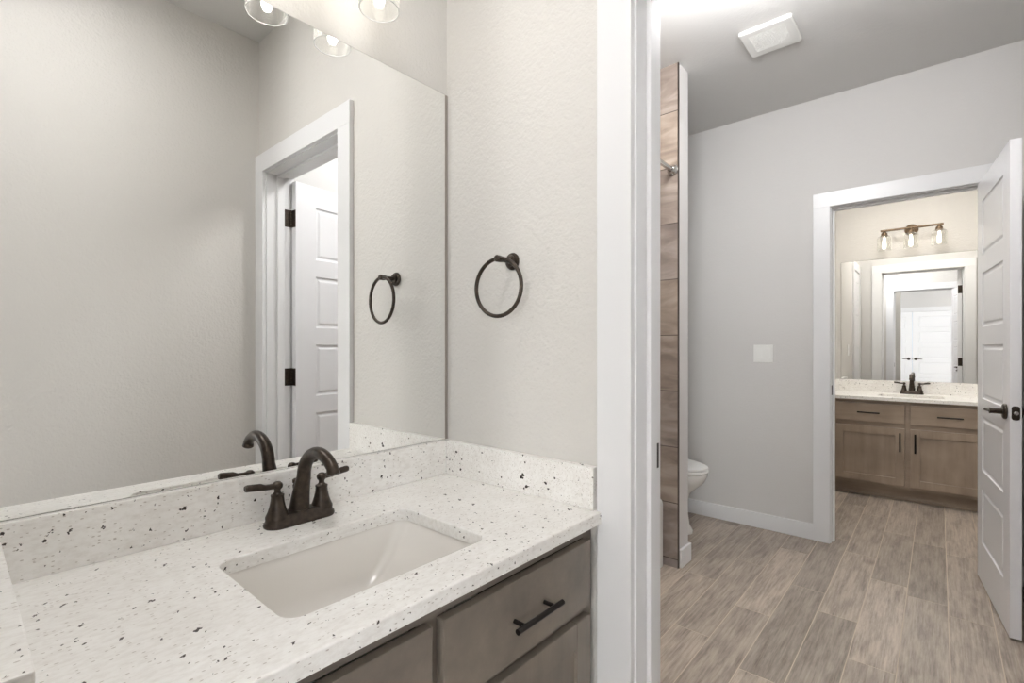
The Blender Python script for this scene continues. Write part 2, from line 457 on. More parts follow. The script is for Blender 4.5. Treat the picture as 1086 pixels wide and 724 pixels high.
tw_ = struct(tiled_panel('wall_wing_tile', (XW, WY0+.012, 0), (1, 0, 0), WX-XW-.003, 0, HT, (0, -1, 0), .61, .305, .35, 'tile', 3),
             'large veined greige tiles on the tub side of the wing wall', 'tile')
bm = bmesh.new(); box(bm, WX-.003, WX+.0015, WY0-.001, WY0+.0125, 0, HT)
struct(obj('trim_tile_edge', bm, M_edge), 'thin dark metal edge strip at the corner of the tiled wing wall', 'trim')
struct(tiled_panel('wall_alcove_tile', (XW, YTB, .0), (0, 1, 0), WY0-YTB, 0, HT, (1, 0, 0), .61, .305, .35, 'tile', 5),
       'veined greige tiles on the long wall of the tub alcove', 'tile')
struct(tiled_panel('wall_end_tile', (0, YTB, 0), (-1, 0, 0), -XW, 0, HT, (0, 1, 0), .61, .305, .35, 'tile', 6),
       'veined greige tiles on the near end of the tub alcove', 'tile')

# plank floor
def plank_floor():
    bm = bmesh.new(); cl = bm.loops.layers.float_color.new('plank')
    x0, wd, ln = 0.308, 0.1495, 0.865
    offs = {0: .337, 1: .674, 2: .208, 3: .005, 4: .548, 5: .445, 6: .34}
    rnd = random.Random(11)
    X0, X1, Y0, Y1 = XW-.1, 1.75, YB, YV+.1
    g = .0017
    box(bm, X0, X1, Y0, Y1, -.1, -.0008, mi=1)
    k = int((X0-x0)//wd)
    while x0+k*wd < X1:
        off = offs.get(k, rnd.random()*ln)
        y = Y0-((Y0-off) % ln)
        while y < Y1:
            a0, a1, b0, b1 = max(x0+k*wd+g, X0), min(x0+(k+1)*wd-g, X1), max(y+g, Y0), min(y+ln-g, Y1)
            if a1-a0 > .002 and b1-b0 > .002:
                c = (rnd.random(), rnd.random(), rnd.random(), 1)
                e = .0009
                top = [bm.verts.new(p) for p in ((a0+e, b0+e, 0), (a1-e, b0+e, 0), (a1-e, b1-e, 0), (a0+e, b1-e, 0))]
                bot = [bm.verts.new(p) for p in ((a0, b0, -.0008), (a1, b0, -.0008), (a1, b1, -.0008), (a0, b1, -.0008))]
                fs = [bm.faces.new(top)]+[bm.faces.new((bot[i], bot[(i+1) % 4], top[(i+1) % 4], top[i])) for i in range(4)]
                for f in fs:
                    for l in f.loops: l[cl] = c
            y += ln
        k += 1
    return obj('floor', bm, [M_floor, M_grout])
struct(plank_floor(), 'greyish brown wood-look plank tile floor with pale grout lines', 'floor')

# ------------------------------------------------------------------ trims: door casings and baseboards
def doorway(name, x0, x1, ya, yb, zt, cw, label, hinge_side=None, strike_side=None, left_room=True, z_strike=.93, front=True, back=True):
    """jambs + stops + casings of a doorway in a wall between y=ya and y=yb"""
    root = bpy.data.objects.new(name, None); C.objects.link(root); root.location = ((x0+x1)/2, ya, 0)
    struct(root, label, 'door frame')
    ox, oy = (x0+x1)/2, ya
    def P(nm, bxs, m=M_trim, bev=.002):
        bm = bmesh.new()
        for b_ in bxs: box(bm, b_[0]-ox, b_[1]-ox, b_[2]-oy, b_[3]-oy, b_[4], b_[5], bev)
        return obj(nm, bm, m, root)
    j = .0175
    P('jamb', [(x0-j, x0, ya, yb, 0, zt+j)]); P('jamb', [(x1, x1+j, ya, yb, 0, zt+j)]); P('head_jamb', [(x0, x1, ya, yb, zt, zt+j)])
    s0, s1 = (ya+.05, ya+.085) if hinge_side == 'back' else (yb-.085, yb-.05)
    P('door_stop', [(x0, x0+.011, s0, s1, 0, zt-.011), (x1-.011, x1, s0, s1, 0, zt-.011), (x0, x1, s0, s1, zt-.011, zt)])
    rv = .005
    if front:
        P('casing_front', [(x0-rv-cw, x0-rv, ya-.018, ya, 0, zt+rv+.0), (x1+rv, x1+rv+cw, ya-.018, ya, 0, zt+rv), (x0-rv-cw, x1+rv+cw, ya-.018, ya, zt+rv, zt+rv+cw)])
    if back:
        P('casing_back', [(x0-rv-cw, x0-rv, yb, yb+.018, 0, zt+rv), (x1+rv, x1+rv+cw, yb, yb+.018, 0, zt+rv), (x0-rv-cw, x1+rv+cw, yb, yb+.018, zt+rv, zt+rv+cw)])
    if strike_side:
        xx = x0 if strike_side == 'L' else x1-.0015
        ys = (yb-.045, yb-.006) if hinge_side == 'back' else (ya+.006, ya+.045)
        part_label(P('strike_plate', [(xx, xx+.0015, ys[0], ys[1], z_strike-.03, z_strike+.03)], M_black, 0), 'small dark bronze strike plate on the jamb')
    return root
doorway('trim_1', NX0, NX1, YT, YTB, ZD, .089, 'white painted casing and jamb of the near doorway, right of the towel ring', 'back', 'L', z_strike=.932)
doorway('trim_2', FX0, FX1, YF, YFB, ZD-.01, .089, 'white painted casing and jamb of the far doorway', 'front', 'L', z_strike=.935)
doorway('trim_3', -.10, 1.51, BY0-.12, BY0, 2.045, .1, 'white casing around the double door seen in the far mirror', 'back', None, front=False)

def baseboard(name, segs, label):
    bm = bmesh.new()
    for s in segs: box(bm, *s, .004, 2)
    struct(obj(name, bm, M_trim), label, 'baseboard')
HB = .1
baseboard('baseboard_far', [(XW, FX0-.005-.089, YF-.015, YF, 0, HB), (FX1+.094, XR2, YF-.015, YF, 0, HB)], 'white baseboard along the light grey far wall')
bm = bmesh.new()
box(bm, WX, WX+.015, WY0+.013, WY1+.015, 0, HB, .004); box(bm, XW, WX, WY1, WY1+.015, 0, HB, .004)
struct(obj('baseboard_wing', bm, M_trim), 'short white baseboard wrapping the end of the wing wall', 'baseboard')
baseboard('baseboard_right', [(XR2-.015, XR2, YTB, YF-.016, 0, HB), (XR1-.015, XR1, .0, YT-.02, 0, HB)], 'white baseboard along the right walls')
baseboard('baseboard_bedroom', [(BX0, -.21, BY0, BY0+.015, 0, HB), (1.62, BX1, BY0, BY0+.015, 0, HB)], 'white baseboard in the bedroom')
bm = bmesh.new()   # closet door casing on the left wall of the far vanity room, seen in the mirror
box(bm, .46, .478, 3.69, 3.78, 0, 2.06, .002); box(bm, .46, .478, 4.20, 4.29, 0, 2.06, .002); box(bm, .46, .478, 3.69, 4.29, 2.06, 2.15, .002)
struct(obj('trim_4', bm, M_trim), 'white casing of the narrow closet door beside the far vanity', 'door frame')

# ------------------------------------------------------------------ five-panel doors
PANELS = [(.20, .475), (.565, .84), (.93, 1.20), (1.29, 1.56), (1.65, 1.925)]
def door_leaf(bm, W, T, H, stile=.115, panels=PANELS):
    s = H/2.035
    pz = [(a*s, b*s) for a, b in panels]
    def quad(a, b, c, d):
        bm.faces.new([bm.verts.new(p) for p in (a, b, c, d)])
    for y, sg in ((0, 1), (T, -1)):
        q = lambda x0, x1, z0, z1: quad((x0, y, z0), (x1, y, z0), (x1, y, z1), (x0, y, z1))
        q(0, stile, 0, H); q(W-stile, W, 0, H)
        zs = [0]+[v for p in pz for v in p]+[H]
        for i in range(0, len(zs), 2): q(stile, W-stile, zs[i], zs[i+1])
        for z0, z1 in pz:
            prev = None
            for ins, dep in ((0, 0), (.003, .0055), (.010, .0075), (.016, .007), (.024, .002), (.03, .0015)):
                cur = [(stile+ins, y+sg*dep, z0+ins), (W-stile-ins, y+sg*dep, z0+ins), (W-stile-ins, y+sg*dep, z1-ins), (stile+ins, y+sg*dep, z1-ins)]
                if prev:
                    for i in range(4): quad(prev[i], prev[(i+1) % 4], cur[(i+1) % 4], cur[i])
                prev = cur
            quad(*prev)
    quad((0, 0, 0), (0, T, 0), (0, T, H), (0, 0, H)); quad((W, 0, 0), (W, T, 0), (W, T, H), (W, 0, H))
    quad((0, 0, 0), (W, 0, 0), (W, T, 0), (0, T, 0)); quad((0, 0, H), (W, 0, H), (W, T, H), (0, T, H))
    bmesh.ops.remove_doubles(bm, verts=bm.verts, dist=.0002)

def lever(parent, x, y, z, sg, toward):
    """rose + lever on the face at y, sg = outward sign, lever runs towards -x or +x"""
    bm = bmesh.new()
    Mx = Matrix.Translation((x, y, z)) @ Matrix.Rotation(R(-90*sg), 4, 'X')
    lathe(bm, [(.032, 0), (.033, .004), (.031, .009), (.026, .012), (.0, .0125)], 28, Mx, cap=False)
    lathe(bm, [(.012, .010), (.011, .045), (.0125, .052), (.0, .054)], 16, Mx, cap=False)
    yy = y+sg*.046
    tube(bm, [(x-toward*.008, yy, z), (x+toward*.03, yy, z+.002), (x+toward*.07, yy+sg*.003, z+.001), (x+toward*.105, yy+sg*.002, z-.003), (x+toward*.122, yy-sg*.002, z-.002)],
         [(.009, .009), (.010, .0085), (.0095, .007), (.0075, .006), (.004, .004)], 12)
    return obj('lever_handle', bm, M_bronze, parent, smooth=True)
def hinge(parent, x, y, z, sg=1):
    bm = bmesh.new()
    for i in range(5): lathe(bm, [(.0065, -.0435+i*.0178), (.0065, -.0435+i*.0178+.0168)], 12, Matrix.Translation((x, y, z)))
    box(bm, x-.028, x, y-.001*sg, y+.0012*sg, z-.044, z+.044)
    box(bm, x, x+.032, y-.001*sg, y+.0012*sg, z-.044, z+.044)
    return obj('hinge', bm, M_bronze, parent)
def make_door(name, label, origin, rotz, W, H=2.035, lev=True, levz=.93, hinges=None, T=.035, z0=.012):
    root = bpy.data.objects.new(name, None); C.objects.link(root)
    root.location = (origin[0], origin[1], z0); root.rotation_euler = (0, 0, rotz)
    struct(root, label, 'door')
    bm = bmesh.new(); door_leaf(bm, W, T, H)
    obj('door_panel', bm, M_door, root)
    if lev:
        part_label(lever(root, W-.062, 0, levz-z0, -1, -1), 'dark bronze lever'); lever(root, W-.062, T, levz-z0, 1, -1)
        bm = bmesh.new()
        t = bmesh.new()
        prof = rrect(0, 0, .025, .057, .009, 5)
        a = [t.verts.new((W-.0003, T/2+u, levz-z0+v)) for u, v in prof]; b_ = [t.verts.new((W+.0016, T/2+u, levz-z0+v)) for u, v in prof]
        t.faces.new(a); t.faces.new(b_)
        for i in range(len(a)): t.faces.new((a[i], a[(i+1) % len(a)], b_[(i+1) % len(a)], b_[i]))
        add(bm, t)
        lp = obj('latch_plate', bm, M_bronze, root)
        bm = bmesh.new(); lathe(bm, [(.0085, 0), (.008, .009), (.004, .011)], 18, Matrix.Translation((W, T/2, levz-z0)) @ Matrix.Rotation(R(90), 4, 'Y'))
        part_label(obj('latch_bolt', bm, M_chrome, lp, smooth=True), 'silver latch bolt')
    return root
# far door, opened towards the camera
d1 = make_door('door_1', 'open white five-panel door at the right edge, hinged on the far doorway', (1.3265, 3.536), R(-84.6), .692)
for z in (.25, 1.03, 1.82):
    bm = bmesh.new()
    for i in range(5): lathe(bm, [(.0065, -.0435+i*.0178), (.0065, -.0435+i*.0178+.0168)], 12, Matrix.Translation((-.002, .042, z)))
    box(bm, -.0022, .0, .004, .036, z-.044, z+.044); box(bm, -.012, 0, .036, .044, z-.044, z+.044)
    obj('hinge', bm, M_bronze, d1)
# near door, opened into the bathroom against the right wall: seen in the long mirror
d2 = make_door('door_2', 'white five-panel door seen in the long mirror, hinged on the near doorway', (1.351, 1.1595), R(82.5), .692)
for z in (.25, 1.035, 1.845):
    bm = bmesh.new()
    for i in range(5): lathe(bm, [(.0065, -.0435+i*.0178), (.0065, -.0435+i*.0178+.0168)], 12, Matrix.Translation((-.003, .0, z)))
    box(bm, -.0022, -.0002, .001, .034, z-.044, z+.044, 0)
    obj('hinge', bm, M_bronze, d2)
    bm = bmesh.new()
    box(bm, NX1-.002-1.351, NX1-1.351, YTB-.036-1.1595, YTB+.002-1.1595, z-.044, z+.044)
    o = obj('hinge_leaf', bm, M_bronze, d2); o.matrix_parent_inverse = Matrix.Rotation(-R(82.5), 4, 'Z')
# double door of the bedroom
d3 = make_door('door_3', 'white five-panel leaf with dark lever deep in the far mirror', (2.1-.6, BY0-.002), R(180), .80, 2.03)
d3.location = (.70+.80, BY0-.01, .012)
d4 = make_door('door_4', 'second leaf of the double door deep in the far mirror', (.0, 0), 0, .785, 2.03)
d4.location = (-.093, BY0-.045, .012)
# closet door
d5 = make_door('door_5', 'narrow white closet door on the left wall of the far vanity room', (.462, 3.785), R(90), .41, 2.03, lev=False, T=.012)
d5.location = (.4745, 3.785, .012)

# ------------------------------------------------------------------ vanity cabinets
def pull(parent, p, axis, length, out, loc_name='handle'):
    """bar pull: p = centre on the face, axis = unit vector of the bar, out = outward vector"""
    p, axis, out = Vector(p), Vector(axis), Vector(out)
    bm = bmesh.new()
    c = p+out*.029
    tube(bm, [c-axis*length/2, c+axis*length/2], .0057, 14)
    for s in (-1, 1):
        q = p+axis*s*length*.33
        tube(bm, [q-out*.001, q+out*.029], .0045, 10)
    return obj(loc_name, bm, M_black, parent, smooth=True)

def shaker(bm, u0, u1, z0, z1, T=.02, fr=.057, rec=.009):
    """shaker door in local (u, depth, z); front at depth 0, back at depth T (positive is inward)"""
    box(bm, u0, u0+fr, 0, T, z0, z1, .0015, 1); box(bm, u1-fr, u1, 0, T, z0, z1, .0015, 1)
    box(bm, u0+fr, u1-fr, 0, T, z0, z0+fr, .0012, 1); box(bm, u0+fr, u1-fr, 0, T, z1-fr, z1, .0012, 1)
    box(bm, u0+fr-.004, u1-fr+.004, rec, T-.003, z0+fr-.004, z1-fr+.004)

def vanity(name, label, loc, rotz, W, D, mh, mv, u_dr, dz, door_z, frontoff=.039, handle_dirs=(1, -1)):
    """cabinet in local frame: u (x) along the front, y = depth from the front face frame inward, z up"""
    root = thing(name, label, 'cabinet', loc, rotz)
    zt = HC-TC
    bm = bmesh.new()
    box(bm, 0, .018, .012, D, 0, zt); box(bm, W-.018, W, .012, D, 0, zt); box(bm, .018, W-.018, D-.012, D, 0, zt)
    box(bm, .018, W-.018, .02, D-.012, .10, .118)
    obj('body', bm, mv, root)
    bm = bmesh.new()   # face frame
    box(bm, 0, .036, 0, .02, .10, zt, .0008, 1); box(bm, W-.036, W, 0, .02, .10, zt, .0008, 1)
    mid = (u_dr[0][1]+u_dr[1][0])/2
    box(bm, mid-.03, mid+.03, .0005, .02, .135, zt-.036)
    box(bm, .036, W-.036, 0, .02, zt-.036, zt); box(bm, .036, W-.036, 0, .02, .10, .135)
    box(bm, .036, mid-.03, .0005, .02, .55, .62); box(bm, mid+.03, W-.036, .0005, .02, .55, .62)
    obj('face_frame', bm, mh, root)
    bm = bmesh.new(); box(bm, .018, W-.018, .07, .085, 0, .10)
    obj('toe_kick', bm, M_cab2 if mh is M_cab2 else mh, root)
    bm = bmesh.new(); box(bm, .0, W, .060, .069, 0, .018, .003, 2)
    obj('shoe_moulding', bm, mh, root)
    for i, (a, b_) in enumerate(u_dr):
        bm = bmesh.new(); box(bm, a, b_, -.0205, -.0005, dz[0], dz[1], .0022, 2)
        dr = obj('drawer', bm, mh, root)
        pull(dr, ((a+b_)/2, -.0205, (dz[0]+dz[1])/2), (1, 0, 0), .145, (0, -1, 0))
        bm = bmesh.new(); shaker(bm, a, b_, door_z[0], door_z[1])
        for v in bm.verts: v.co.y -= .0205
        do = obj('door', bm, mv, root)
        hu = b_-.028 if i == 0 else a+.028
        pull(do, (hu, -.0205, door_z[1]-.105), (0, 0, 1), .145, (0, -1, 0))
    return root
# near vanity: front faces +x. local u runs along +y, depth inward = -x  -> rotation 90 deg
FRX = .5315
vanity('vanity_cabinet', 'grey-brown stained vanity cabinet under the near speckled counter', (FRX, .0245, 0), R(90), 1.0065, FRX-.002, M_cab, M_cabv,
       [(.036, .4925), (.5165, .972)], (.59, .743), (.125, .568))
# far vanity: front faces -y
V2Y = YV-DC+.039
vanity('vanity_cabinet', 'brown stained vanity cabinet against the back wall of the far room', (.462, V2Y, 0), 0, XR3-.464, YV-V2Y-.002, M_cab2, M_cab2v,
       [(.060, .513), (.548, 1.001)], (.607, .752), (.125, .570))

# ------------------------------------------------------------------ countertops with sinks
def countertop(name, label, M_, W, sinkc, splash_left, splash_right, hole_r=.03):
    """local frame: x along the wall (0..W), y from the wall out to the room (0..DC), z"""
    root = thing(name, label, 'countertop'); root.matrix_world = M_
    sx, sy, sw, sh = sinkc
    hole = rrect(sx, sy, sw, sh, hole_r)
    bm = bmesh.new(); slab_hole(bm, [(0, 0), (W, 0), (W, DC), (0, DC)], list(reversed(hole)), HC-TC, HC)
    obj('slab', bm, M_stone, root)
    boxo('backsplash', M_stone, root, 0.0, W, .001, .0225, HC, HC+HS, .002)
    if splash_left: boxo('side_splash', M_stone, root, splash_left[0], splash_left[1], .0226, splash_left[2], HC, HC+HS, .002)
    if splash_right: boxo('side_splash', M_stone, root, splash_right[0], splash_right[1], .0226, splash_right[2], HC, HC+HS, .002)
    s = thing('sink', '', 'sink'); s.matrix_world = M_ @ Matrix.Translation((sx, sy, HC-TC))
    # basin: loops of rounded rectangles
    bm = bmesh.new(); t = bmesh.new()
    loops = []
    for dw, dh, z, r, ox in ((.05, .05, 0, .07, 0), (.05, .05, -.008, .07, 0)):
        pass
    prof = [(.040, .040, -.0005, .04), (.006, .006, -.0005, .033), (.002, .002, -.006, .033), (-.03, -.006, -.03, .030), (-.075, -.012, -.06, .028), (-.13, -.020, -.09, .028), (-.19, -.035, -.115, .03), (-.25, -.07, -.130, .03), (-.30, -.14, -.137, .03), (sw*-1+.05, sh*-1+.05, -.141, .024)]
    for dw, dh, z, r in prof: loops.append([t.verts.new((x, y, z)) for x, y in rrect(0, 0, sw+dw, sh+dh, r)])
    for a, b_ in zip(loops, loops[1:]):
        for i in range(len(a)): t.faces.new((a[i], a[(i+1) % len(a)], b_[(i+1) % len(a)], b_[i]))
    # outside shell
    outer = [[t.verts.new((x, y, z)) for x, y in rrect(0, 0, sw+dw, sh+dh, r)] for dw, dh, z, r in ((.040, .040, -.010, .06), (.012, .012, -.016, .06), (.0, .0, -.10, .05), (-.10, -.05, -.155, .05))]
    for a, b_ in zip([loops[0]]+outer, outer):
        for i in range(len(a)): t.faces.new((a[i], a[(i+1) % len(a)], b_[(i+1) % len(a)], b_[i]))
    t.faces.new(outer[-1]); t.faces.new(loops[-1])
    add(bm, t)
    obj('basin', bm, M_basin, s, smooth=True)
    bm = bmesh.new(); lathe(bm, [(.0, .001), (.012, .0015), (.016, .003), (.022, .002), (.0245, 0), (.0245, -.003)], 28, Matrix.Translation((0, 0, -.1395)), cap=False)
    obj('drain', bm, M_bronze, s, smooth=True)
    return root, s

# ------------------------------------------------------------------ faucet (local: x along the wall, +y out over the sink)
def faucet(label, M_):
    root = thing('faucet', label, 'faucet'); root.matrix_world = M_
    bm = bmesh.new(); t = bmesh.new(); loops = []
    for w_, h_, z in ((.156, .056, 0), (.158, .058, .004), (.156, .056, .009), (.150, .050, .012), (.148, .048, .019), (.140, .040, .024), (.12, .024, .0255)):
        loops.append([t.verts.new((x, y, z)) for x, y in rrect(0, 0, w_, h_, min(h_/2-.001, .027), 8)])
    for a, b_ in zip(loops, loops[1:]):
        for i in range(len(a)): t.faces.new((a[i], a[(i+1) % len(a)], b_[(i+1) % len(a)], b_[i]))
    t.faces.new(loops[0]); t.faces.new(loops[-1]); add(bm, t)
    obj('base_plate', bm, M_bronze, root, smooth=True)
    # gooseneck spout
    bm = bmesh.new()
    pts, rad = [], []
    for a in range(0, 9):                       # rising, leaning column
        f_ = a/8
        pts.append((0, -.004+.021*f_**1.5, .022+.080*f_)); rad.append((.0225-.0075*f_, .0225-.0075*f_))
    cy_, cz_, rx, rz = .087, .102, .070, .061
    for a in range(1, 15):
        th = R(180-a*10.1)
        pts.append((0, cy_+rx*math.cos(th), cz_+rz*math.sin(th))); rad.append((.0150-.0028*a/14,)*2)
    q = Vector(pts[-1]); d = (Vector(pts[-1])-Vector(pts[-2])).normalized()
    d = (d+Vector((0, -.35, -.5))).normalized()
    pts.append(tuple(q+d*.005)); rad.append((.0128, .0128))
    pts.append(tuple(q+d*.012)); rad.append((.0142, .0142))
    pts.append(tuple(q+d*.014)); rad.append((.0120, .0120))
    tube(bm, pts, rad, 22)
    lathe(bm, [(.0275, 0), (.0275, .004), (.025, .007), (.0235, .010)], 28, Matrix.Translation((0, -.004, .0165)))
    obj('spout', bm, M_bronze, root, smooth=True)
    bm = bmesh.new()      # lift rod knob behind the spout
    tube(bm, [(0, -.024, .02), (0, -.024, .072)], .0025, 8)
    lathe(bm, [(.003, 0), (.0055, .002), (.0058, .009), (.004, .012), (.0065, .015), (.0065, .022), (.002, .0245)], 14, Matrix.Translation((0, -.024, .066)))
    obj('lift_rod', bm, M_bronze, root, smooth=True)
    for s in (-1, 1):
        bm = bmesh.new()
        Mx = Matrix.Translation((s*.0508, 0, .018))
        lathe(bm, [(.0245, 0), (.0245, .004), (.0225, .008), (.0195, .015), (.0165, .025), (.0142, .036), (.0132, .046), (.0138, .048), (.0138, .051), (.0095, .053), (.0065, .057), (.0068, .062), (.0102, .066), (.0112, .0705), (.0102, .075), (.006, .079), (.0, .080)], 26, Mx, cap=False)
        z = .0885
        tube(bm, [(s*.0508, 0, z), (s*.064, .0005, z), (s*.078, .001, z+.001), (s*.088, .001, z+.004), (s*.114, .001, z+.0065), (s*.118, .001, z+.0065)],
             [(.008, .008), (.0062, .0062), (.0060, .0062), (.0080, .0074), (.0080, .0074), (.006, .006)], 14)
        obj('handle', bm, M_bronze, root, smooth=True)
    return root

# near: wall plane x=0, local x -> world +y, local y -> world +x  (mirror-free: use rotation with flipped direction)
# rotation by -90 deg sends local +y to world +x and local +x to world -y; place origin at the towel wall
M1 = Matrix.Translation((0.0, YT-.0, 0)) @ Matrix.Rotation(R(-90), 4, 'Z')
W1 = YT-.022-.001
# near counter stops against the casing front at the room side: its last bit is notched
ct1, sk1 = countertop('countertop', 'near white granite countertop with dark specks and raised splashes', M1 @ Matrix.Translation((.001, 0, 0)), W1-.001,
                      (YT-.523, .3300, .412, .288), (.0, .0215, .550), (W1-.001-.028, W1-.001, .566))
sk1['label'] = 'rectangular undermount basin in the near speckled countertop'
M2 = Matrix.Translation((XR3-.001, YV, 0)) @ Matrix.Rotation(R(180), 4, 'Z')
ct2, sk2 = countertop('countertop', 'far white granite countertop beneath the small room mirror', M2, XR3-.462, (XR3-1.002, .33, .412, .288), (.0, .0215, .55), (XR3-.462-.0215, XR3-.462, .55))
sk2['label'] = 'undermount basin in the far countertop behind the doorway'
# notch of the near slab around the casing edge is avoided by ending the slab front corner at the casing
faucet('dark bronze two-handle faucet on the near countertop', Matrix.Translation((.0815, .523, HC)) @ Matrix.Rotation(R(-90), 4, 'Z'))
faucet('dark bronze two-handle faucet on the far countertop', Matrix.Translation((1.002, YV-.0815, HC)) @ Matrix.Rotation(R(180), 4, 'Z'))

# ------------------------------------------------------------------ mirrors
M_strip = satin('painted_wall_shade', srgb(150, 142, 134), 0.4)  # grey-brown painted for the shade on the bare wall beside the mirror
def mirror(label, M_, w_, h_, edge=0):
    root = thing('mirror', label, 'mirror'); root.matrix_world = M_
    boxo('backing', M_edge, root, -.0014, w_+.0014, .0005, .0045, -.0008, h_+.0014)
    boxo('glass', M_mirror, root, 0, w_, .0046, .0065, 0, h_, .0006, 1)
    if edge: boxo('wall_shade_strip', M_strip, root, -edge, -.0015, .0003, .006, 0, h_)  # strip coloured like the shaded sliver of wall
    return root
ZB = HC+HS+.001
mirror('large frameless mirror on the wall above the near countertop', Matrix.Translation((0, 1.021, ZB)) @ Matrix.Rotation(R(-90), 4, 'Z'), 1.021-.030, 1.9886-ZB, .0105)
mirror('frameless mirror above the far countertop reflecting the doorways', Matrix.Translation((1.50, YV, ZB)) @ Matrix.Rotation(R(180), 4, 'Z'), 1.50-.496, 1.975-ZB)

# ------------------------------------------------------------------ three-lamp vanity light bars
def wall_light(label, M_, mb):
    root = thing('wall_light', label, 'light fixture'); root.matrix_world = M_   # local: y out of the wall, z=0 at the bar
    bm = bmesh.new()
    lathe(bm, [(.047, 0), (.047, .010), (.042, .018), (.026, .024), (.016, .028)], 36, Matrix.Rotation(R(-90), 4, 'X'))
    obj('back_plate', bm, M_brass, root, smooth=True)
    bm = bmesh.new(); tube(bm, [(0, .02, 0), (0, .105, 0)], .008, 12)
    tube(bm, [(-.205, .105, 0), (.205, .105, 0)], .0095, 14)
    obj('bar', bm, M_brass, root, smooth=True)
    for k in (-1, 0, 1):
        x = .1778*k; y = .120
        bm = bmesh.new()
        Mx = Matrix.Translation((x, y, 0))
        tube(bm, [(x, .105, 0), (x, y, -.014)], .006, 10)
        lathe(bm, [(.0, -.010), (.010, -.010), (.014, -.016), (.022, -.026), (.0235, -.034), (.0225, -.040), (.026, -.043), (.026, -.052), (.02, -.053), (.0, -.053)][::-1], 24, Mx, cap=False)
        so = obj('socket', bm, M_brass, root, smooth=True)
        bm = bmesh.new()
        zt, zb, ro, ri = -.050, -.166, .049, .0470
        lathe(bm, [(.022, zt+.002), (ro-.012, zt+.001), (ro-.003, zt-.005), (ro, zt-.016), (ro, zb+.002), ((ro+ri)/2, zb), (ri, zb+.002), (ri, zt-.017), (ri-.003, zt-.008), (ri-.014, zt-.002), (.022, zt-.001)], 40, Mx, cap=False)
        shd = part_label(obj('lamp_shade', bm, M_shade, root, smooth=True), 'clear seeded glass cylinder shade')
        bm = bmesh.new(); tube(bm, [(x+.0480*math.cos(2*PI*i/40), y+.0480*math.sin(2*PI*i/40), zb) for i in range(40)], .0016, 8, closed=True)
        obj('rim', bm, M_rim, shd, smooth=True)
        bm = bmesh.new()
        lathe(bm, [(.0, -.160), (.008, -.158), (.0120, -.150), (.0140, -.136), (.0135, -.116), (.012, -.092), (.010, -.078), (.0085, -.060), (.0, -.059)], 18, Mx, cap=False)
        part_label(obj('bulb', bm, mb, so, smooth=True), 'glowing bulb')
    return root
wall_light('three-lamp light bar above the large near mirror, only its lowest glass shades in view', Matrix.Translation((0, .5275, 2.206)) @ Matrix.Rotation(R(-90), 4, 'Z'), M_bulb_near)
wall_light('bronze three-lamp light bar with glass shades above the far mirror', Matrix.Translation((.998, YV, 2.2)) @ Matrix.Rotation(R(180), 4, 'Z'), M_bulb_far)

# ------------------------------------------------------------------ towel ring
def towel_ring():
    root = thing('towel_ring', 'dark bronze towel ring mounted on the pale textured wall', 'towel ring', (.277, YT, 1.437))
    bm = bmesh.new()
    Mx = Matrix.Rotation(R(90), 4, 'X')
    lathe(bm, [(.0235, 0), (.024, .004), (.0215, .008), (.0165, .0095), (.0165, .014), (.013, .016), (.0, .016)], 30, Mx, cap=False)
    obj('wall_plate', bm, M_bronze, root, smooth=True)
    bm = bmesh.new()
    lathe(bm, [(.0, .012), (.0075, .012), (.007, .040), (.0085, .048), (.0095, .056), (.0095, .068), (.007, .071), (.0, .0715)], 20, Mx, cap=False)
    obj('post', bm, M_bronze, root, smooth=True)
    bm = bmesh.new()
    rr = .0775; n = 56
    pts = []
    for i in range(n):
        a = 2*PI*i/n
        pts.append((rr*math.sin(a)*math.cos(R(4)), -.0615+rr*math.sin(a)*math.sin(R(4)), -rr+rr*math.cos(a)))
    tube(bm, pts, .0055, 12, closed=True)
    obj('ring', bm, M_bronze, root, smooth=True)
towel_ring()

# ------------------------------------------------------------------ small wall things
def switch_plate(label, M_, gangs=2, grp=None):
    root = thing('light_switch', label, 'light switch', group=grp); root.matrix_world = M_
    wd = .07+.046*(gangs-1)
    boxo('face_plate', M_plastic, root, -wd/2, wd/2, -.006, 0, -.0575, .0575, .0028, 3)
    for k in range(gangs):
        cx = (k-(gangs-1)/2)*.046
        bm = bmesh.new(); t = bmesh.new()
        box(t, cx-.0165, cx+.0165, -.0085, -.005, -.0335, .0335, .0012, 2)
        for v in t.verts: v.co.y -= .0018*(v.co.z/.0335)*(1 if k % 2 else -1) if v.co.y < -.007 else 0
        add(bm, t)
        rk = obj('rocker', bm, M_plastic, root)
        boxo('screw', M_plastic, root, cx-.003, cx+.003, -.0075, -.0055, .046, .052, .001, 1)
        boxo('screw', M_plastic, root, cx-.003, cx+.003, -.0075, -.0055, -.052, -.046, .001, 1)
    return root
switch_plate('white double rocker light switch on the light grey wall left of the far doorway', Matrix.Translation((.295, YF, 1.158)))
switch_plate('white wall switch on the left wall of the far vanity room, seen in the mirror', Matrix.Translation((.46, 4.62, 1.17)) @ Matrix.Rotation(R(90), 4, 'Z'), 1)

